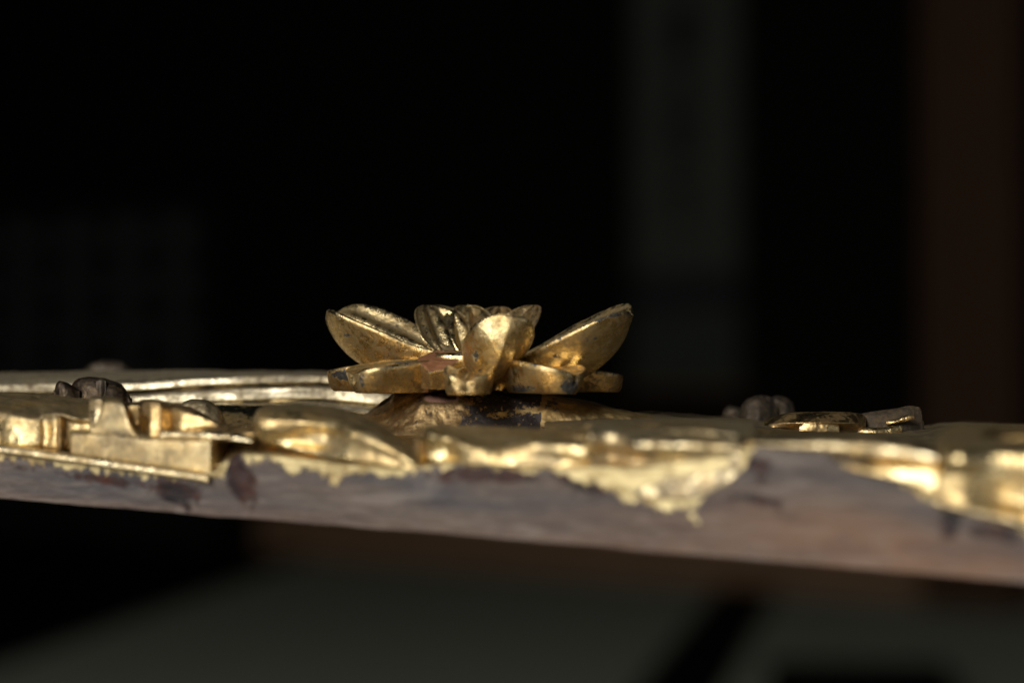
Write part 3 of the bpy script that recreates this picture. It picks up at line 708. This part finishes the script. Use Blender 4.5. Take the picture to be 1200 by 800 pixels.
def petal(name, parent, mat, label=None, marks=(), dirt_in=.6, **k):
    G, outer, uu, rim = petal_points(**k)
    nu, m = G.shape[:2]
    # close root and tip
    root = G[0].mean(0) + (G[0] - G[0].mean(0)) * .02; tip = G[-1].mean(0)[None].repeat(m, 0)
    G2 = np.concatenate([root[None], G, tip[None]], 0)
    o2 = np.concatenate([outer[:1], outer, outer[-1:]], 0); r2 = np.concatenate([rim[:1], rim, rim[-1:]], 0)
    V = G2.reshape(-1, 3); o2 = o2.ravel(); r2 = r2.ravel()
    px, py = proj(V)
    chip = np.zeros(len(V))
    n = fbm(V, .8, k.get('seed', 0) + 9, 4)
    for mk in marks:
        cx, cy, rx, ry, a_ = mk[:5]; ang = math.radians(mk[5]) if len(mk) > 5 else 0
        want = mk[6] if len(mk) > 6 else None
        u_ = (px - cx) * math.cos(ang) + (py - cy) * math.sin(ang); v_ = -(px - cx) * math.sin(ang) + (py - cy) * math.cos(ang)
        g = a_ * np.clip(1.7 - (u_ / rx) ** 2 - (v_ / ry) ** 2, 0, 1)
        if want == 'in': g = g * (1 - o2)
        elif want != 'any': g = g * o2
        chip = np.maximum(chip, g)
    uu2 = np.concatenate([uu[:1], uu, uu[-1:]]).repeat(m)
    chip = np.maximum(chip, .62 * sstep(.22, .05, uu2) * sstep(-.2, .3, n))
    chip = np.maximum(chip, .75 * sstep(.93, .99, r2) * sstep(.12, .3, fbm(V, .45, k.get('seed', 0) + 5, 3)))
    lv = np.concatenate([np.linspace(-1, 1, m // 2), np.linspace(1, -1, m // 2)])
    gro = np.tile(.5 - .5 * np.cos(k.get('grooves', 3) * 2 * math.pi * lv), nu + 2)
    dirt_shade = (1 - o2) * dirt_in * (.8 * sstep(.35, .9, gro) + .5 * sstep(-.1, .4, n)) + o2 * .5 * sstep(.12, .45, n) * sstep(-.3, .3, fbm(V, .25, k.get('seed', 0), 3))
    chip = np.maximum(chip, (1 - o2) * .55 * sstep(.5, 1., gro) * sstep(-.1, .5, fbm(V, .35, 77, 3)))
    # grain of the bottom of petal where they join
    o = mesh_obj(name, V, grid_faces(nu + 2, m, True), mat, parent, {'chip': chip, 'dirt_shade': np.clip(dirt_shade, 0, 1)})
    if label: o['label'] = label
    return o

FX, FY = -9.5, 600.0                      # flower axis (mm)
FZ = CAMH - 13.2                           # its flat underside
flower = empty("lotus_flower", (FX, FY, FZ), "carved gilded lotus blossom with one broken petal standing on the mound of the board", "carved flower")
def rt(az, r, z): a = math.radians(az); return (FX + r * math.cos(a), FY + r * math.sin(a), FZ + z)

# upper tier
petal("petal", flower, M_GOLD, None, marks=((402, 392, 9, 2.2, .85, 10), (448, 432, 12, 4, .9, 25), (455, 418, 1.5, 6, .8, 20), (470, 430, 9, 2, .7), (396, 372, 8, 1.2, .5)),
      az=158, root=rt(158, 8, 8.0), L=37, W=10.3, e0=5, e1=31, cup=.62, keel=1.6, T=5.0, grooves=2, gamp=.6, roll=-8, tipexp=3.2, tipT=.8, seed=101, rootw=.45)
petal("petal", flower, M_GOLD, None, marks=((705, 372, 9, 2.6, 1.2, -14), (720, 369, 8, 2.2, 1.2, -4), (668, 393, 1.2, 8, .85, 6), (688, 398, 1.5, 6, .8, -20), (697, 395, 3, 3, .9), (652, 418, 6, 3, .7)),
      az=-25, root=rt(-25, 8, 6.0), L=39, W=11.5, e0=14, e1=30, cup=.30, keel=2.6, T=4.0, grooves=2, gamp=.4, roll=14, tipexp=2.8, tipT=.7, seed=102, rootw=.4)
BK = dict(L=23.0, T=3.0, grooves=1.5, gamp=.9, rootw=.42, cup=.14, keel=.8, e0=64, e1=32, tipexp=2.1, wpos=.42)
petal("petal", flower, M_GOLD_WORN, None, marks=(), az=50, root=rt(50, 9, 6), W=7.6, seed=103, dirt_in=.9, **BK)
petal("petal", flower, M_GOLD_WORN, None, marks=(), az=76, root=rt(76, 10, 6), W=7.0, seed=104, dirt_in=.8, **{**BK, 'L': 22.5})
petal("petal", flower, M_GOLD, None, marks=(), az=97, root=rt(97, 9, 6), W=8.0, seed=105, dirt_in=.25, **BK)
petal("petal", flower, M_GOLD, None, marks=(), az=122, root=rt(122, 9, 6), W=9.6, seed=106, dirt_in=.5, **BK)
petal("petal", flower, M_GOLD, None, marks=((557, 418, 4, 7, .9), (563, 436, 3, 5, .7)), az=283, root=rt(283, 5, 2.6), L=30, W=8.6, e0=26, e1=44, cup=.10, keel=2.2, T=4.5, grooves=2, gamp=.3, seed=107, rootw=.55, wpos=.62, side=3.0, roll=-9, tipexp=2.3)
# lower tier, flat bottoms
LO = dict(flat=FZ, nu=80, nv=56, grooves=2, gamp=.35, tipT=1.0, e0=-6, e1=-7)
petal("petal", flower, M_GOLD_WORN, "chipped lower petal showing grey lacquer", marks=((404, 440, 14, 5, 1.0, 4),), az=168, root=rt(168, 10, 7.6), L=30.5, W=9, cup=.16, keel=.4, T=7, seed=111, tipexp=2.6, **LO)
petal("petal", flower, M_GOLD, None, marks=((424, 444, 3, 10, .8),), az=211, root=rt(211, 8, 7.8), L=28.5, W=9, cup=.2, keel=.3, T=8, seed=112, tipexp=3.2, **LO)
petal("petal", flower, M_GOLD, None, marks=(), az=267, root=rt(267, 6, 6.4), L=29, W=6.4, cup=.32, keel=.2, T=13, seed=113, tipexp=4.0, **LO)
petal("petal", flower, M_GOLD, "lower petal with a worn dark tip", marks=((667, 452, 10, 9, 1.0), (612, 455, 14, 4, .9)), az=314, root=rt(314, 8, 7.8), L=29, W=8.5, cup=.25, keel=.5, T=8, seed=114, tipexp=2.6, **LO)
petal("petal", flower, M_GOLD_WORN, None, marks=(), az=357, root=rt(357, 10, 7.0), L=29, W=9, cup=.12, keel=.3, T=7, seed=115, tipexp=2.6, **LO)
petal("petal", flower, M_GOLD_WORN, None, marks=(), az=40, root=rt(40, 10, 5.4), L=26, W=9, cup=.2, keel=.4, T=7, seed=116, **LO)
petal("petal", flower, M_GOLD_WORN, None, marks=(), az=90, root=rt(90, 10, 5.4), L=26, W=9, cup=.2, keel=.4, T=7, seed=117, **LO)
petal("petal", flower, M_GOLD_WORN, None, marks=(), az=130, root=rt(130, 10, 5.4), L=26, W=9, cup=.2, keel=.4, T=7, seed=118, **LO)

# heart of the flower
def heart():
    nu, nv = 40, 72
    t = np.linspace(0, 1, nu); ph = np.linspace(0, 2 * math.pi, nv, endpoint=False)
    prof_r = np.interp(t, [0, .3, .6, .8, 1], [.1, 13, 14, 12, .1]); prof_z = np.interp(t, [0, .02, .3, .45, .6, .8, 1], [0, 0, .4, 6, 9.5, 10.2, 9.6])
    R = prof_r[:, None] * (1 + .05 * np.cos(8 * ph)[None, :])
    G = np.stack([FX + R * np.cos(ph), FY + R * np.sin(ph), FZ + prof_z[:, None] + 0 * R], -1)
    N = vnormals(G, True); G = G + N * (fbm(G, .35, 61, 4) * .8)[..., None]
    V = G.reshape(-1, 3)
    d = sstep(-.2, .4, fbm(V, .5, 62, 3))
    return mesh_obj("flower_heart", V, grid_faces(nu, nv, True), M_GOLD, flower, {'chip': .6 * sstep(.1, .5, fbm(V, .4, 63, 3)), 'dirt_shade': d * .6})
heart()
# stump of the broken petal: gilded sides, bare wood break tilted to the viewer
def stump():
    top = [(487, 421, 583), (511, 410, 597), (549, 411, 597), (548, 418, 590), (522, 433, 578), (502, 436, 577)]
    topv = np.array([P(*p) for p in top])
    c = topv.mean(0)
    base = c + (topv - c) * .80; base[:, 2] = FZ + 1.0; base[:, 1] += 1.5
    # sides
    V = []; n = len(top); K = 10; sub = 12
    ring_t = []
    for i in range(n):
        for s in np.arange(sub) / sub:
            ring_t.append(topv[i] * (1 - s) + topv[(i + 1) % n] * s)
    ring_b = []
    for i in range(n):
        for s in np.arange(sub) / sub:
            ring_b.append(base[i] * (1 - s) + base[(i + 1) % n] * s)
    ring_t = np.array(ring_t); ring_b = np.array(ring_b)
    G = np.array([ring_b * (1 - t) + ring_t * t for t in np.linspace(0, 1, K)])
    G[1:-1] += (fbm(G[1:-1], .3, 71, 3) * .4)[..., None]
    lip = c + (ring_t - c) * .97 + np.array([0, .1, .05])
    low = c + (ring_t - c) * .95 + np.array([0, .35, -.35])
    G = np.concatenate([G, lip[None], low[None], (c + (ring_t - c) * .5 + np.array([0, .35, -.35]))[None], (c + (ring_t - c) * .01 + np.array([0, .35, -.35]))[None]], 0)
    V = G.reshape(-1, 3)
    m = len(ring_t)
    chip = np.zeros(len(V)); chip[(K - 1) * m:(K + 1) * m] = .75
    s = mesh_obj("broken_petal", V, grid_faces(G.shape[0], m, True), M_GOLD, flower, {'chip': chip, 'dirt_shade': .2 * np.ones(len(V))})
    s['label'] = "broken petal stump with a bare wood break"
    rows = []
    ctop = c + np.array([0, .05, -.05])
    for t in np.linspace(0, 1, 16):
        r = ctop + (ring_t - ctop) * (.955 * (1 - t) + .002 * t); r[:, 2] += .25 * fbm(r, .6, 73, 3); rows.append(r)
    low2 = [rows[0] + np.array([0, .3, -.8])]
    G = np.concatenate([np.array(low2), np.array(rows)], 0)
    mesh_obj("wood_break", G.reshape(-1, 3), grid_faces(G.shape[0], m, True), M_CUT, s if False else flower, {})
stump()

# peg that carries the flower
def peg():
    nu, nv = 16, 48
    z0, z1 = CAMH - 24, FZ + .6
    t = np.linspace(0, 1, nu); ph = np.linspace(0, 2 * math.pi, nv, endpoint=False)
    R = np.interp(t, [0, .5, 1], [9, 8, 8]); R[0] = .1; R[-1] = .1
    G = np.stack([FX + R[:, None] * np.cos(ph), FY + 3 + R[:, None] * np.sin(ph), (z0 + (z1 - z0) * t)[:, None] + 0 * R[:, None] * ph], -1)
    return mesh_obj("stem", G.reshape(-1, 3), grid_faces(nu, nv, True), M_DARK, flower, {'chip': np.zeros(nu * nv), 'dirt_shade': np.zeros(nu * nv)})
peg()

# ------------------------------------------------------------------ smaller carved pieces on the board
def lump(name, outline, Y, depth, mat, parent, seed=0, rough=.25, ridges=0, ramp=.5, attr=None, fwd=.35):
    """a rounded carved piece: outline (px, top py, bottom py) stations, domed in depth"""
    st = []
    xs = [o[0] for o in outline]; x0, x1 = xs[0], xs[-1]
    for px, t, b in outline:
        s = math.sin(math.pi * np.clip((px - x0) / (x1 - x0), .04, .96)) ** .6
        dd = depth * s
        ring = [(b, Y + dd * .6), (t + (b - t) * .35, Y + dd * .55), (t + (b - t) * .08, Y + dd * .3), (t, Y), (t + (b - t) * .12, Y - dd * fwd * .6),
                (t + (b - t) * .4, Y - dd * fwd), (t + (b - t) * .75, Y - dd * fwd * 1.1), (b, Y - dd * fwd)]
        if ridges:
            k = ramp * math.cos(ridges * 2 * math.pi * (px - x0) / (x1 - x0))
            ring = [(a, y - (k if 3 < i < 8 else 0)) for i, (a, y) in enumerate(ring)]
        st.append((px, ring))
    return loft(name, st, mat, parent, rel=False, rnd=2, rough=rough, rscale=.35, seed=seed, step=.8, seg=.35, attr=attr)
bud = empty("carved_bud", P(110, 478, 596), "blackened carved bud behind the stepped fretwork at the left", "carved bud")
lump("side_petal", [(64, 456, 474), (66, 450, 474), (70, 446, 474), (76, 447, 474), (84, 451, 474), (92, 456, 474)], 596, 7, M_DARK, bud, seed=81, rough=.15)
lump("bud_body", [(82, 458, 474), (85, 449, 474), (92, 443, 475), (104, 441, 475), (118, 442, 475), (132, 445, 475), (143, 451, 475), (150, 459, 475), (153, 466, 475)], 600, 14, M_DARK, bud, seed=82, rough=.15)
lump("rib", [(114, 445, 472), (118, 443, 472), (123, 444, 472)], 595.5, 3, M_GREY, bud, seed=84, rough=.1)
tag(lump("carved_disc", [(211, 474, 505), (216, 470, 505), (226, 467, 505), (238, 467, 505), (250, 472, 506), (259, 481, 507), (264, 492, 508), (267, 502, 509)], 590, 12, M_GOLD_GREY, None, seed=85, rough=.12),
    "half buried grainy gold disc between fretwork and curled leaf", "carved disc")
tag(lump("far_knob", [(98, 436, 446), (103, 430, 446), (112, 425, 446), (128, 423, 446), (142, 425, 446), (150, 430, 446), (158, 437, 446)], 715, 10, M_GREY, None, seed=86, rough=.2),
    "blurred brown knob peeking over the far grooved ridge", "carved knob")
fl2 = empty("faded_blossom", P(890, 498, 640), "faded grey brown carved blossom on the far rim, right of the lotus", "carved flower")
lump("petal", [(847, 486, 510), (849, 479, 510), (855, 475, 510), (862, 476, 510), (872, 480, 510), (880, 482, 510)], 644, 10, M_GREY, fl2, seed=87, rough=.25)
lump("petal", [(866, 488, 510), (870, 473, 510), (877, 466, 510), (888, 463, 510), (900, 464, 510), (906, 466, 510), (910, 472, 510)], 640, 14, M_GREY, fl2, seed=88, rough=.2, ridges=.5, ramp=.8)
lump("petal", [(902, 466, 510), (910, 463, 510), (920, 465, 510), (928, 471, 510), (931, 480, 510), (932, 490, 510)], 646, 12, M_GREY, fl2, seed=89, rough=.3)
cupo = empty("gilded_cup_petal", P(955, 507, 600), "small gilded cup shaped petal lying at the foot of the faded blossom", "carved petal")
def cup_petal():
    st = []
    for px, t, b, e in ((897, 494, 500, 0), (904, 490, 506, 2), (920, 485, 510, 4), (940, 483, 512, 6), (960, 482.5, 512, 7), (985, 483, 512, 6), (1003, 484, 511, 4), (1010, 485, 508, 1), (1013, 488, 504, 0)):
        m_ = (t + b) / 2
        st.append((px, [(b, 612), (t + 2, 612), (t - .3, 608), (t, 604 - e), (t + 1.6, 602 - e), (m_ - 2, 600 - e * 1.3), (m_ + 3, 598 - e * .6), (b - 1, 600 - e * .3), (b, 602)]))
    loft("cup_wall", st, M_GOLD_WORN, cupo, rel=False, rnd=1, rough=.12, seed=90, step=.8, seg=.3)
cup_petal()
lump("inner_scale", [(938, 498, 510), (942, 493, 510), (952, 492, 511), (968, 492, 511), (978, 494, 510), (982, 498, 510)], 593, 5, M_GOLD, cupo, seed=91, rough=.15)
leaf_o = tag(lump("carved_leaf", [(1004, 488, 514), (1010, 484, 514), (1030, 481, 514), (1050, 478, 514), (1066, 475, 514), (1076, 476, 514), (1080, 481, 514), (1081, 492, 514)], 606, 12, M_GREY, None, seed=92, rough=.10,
         attr=lambda px, py, V: {'dirt_shade': sstep(502, 496, py + 3 * fbm(V, .5, 4, 3)) * 1.0, 'chip': .5 * sstep(.1, .5, fbm(V, .6, 6, 4))}),
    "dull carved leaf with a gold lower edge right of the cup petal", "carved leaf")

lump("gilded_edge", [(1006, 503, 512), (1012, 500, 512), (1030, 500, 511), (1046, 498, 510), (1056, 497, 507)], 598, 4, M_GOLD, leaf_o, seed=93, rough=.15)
lump("gilded_edge", [(1040, 492, 498), (1050, 490, 497), (1064, 486, 494), (1070, 487, 492)], 600.5, 2.5, M_GOLD_WORN, leaf_o, seed=94, rough=.15)
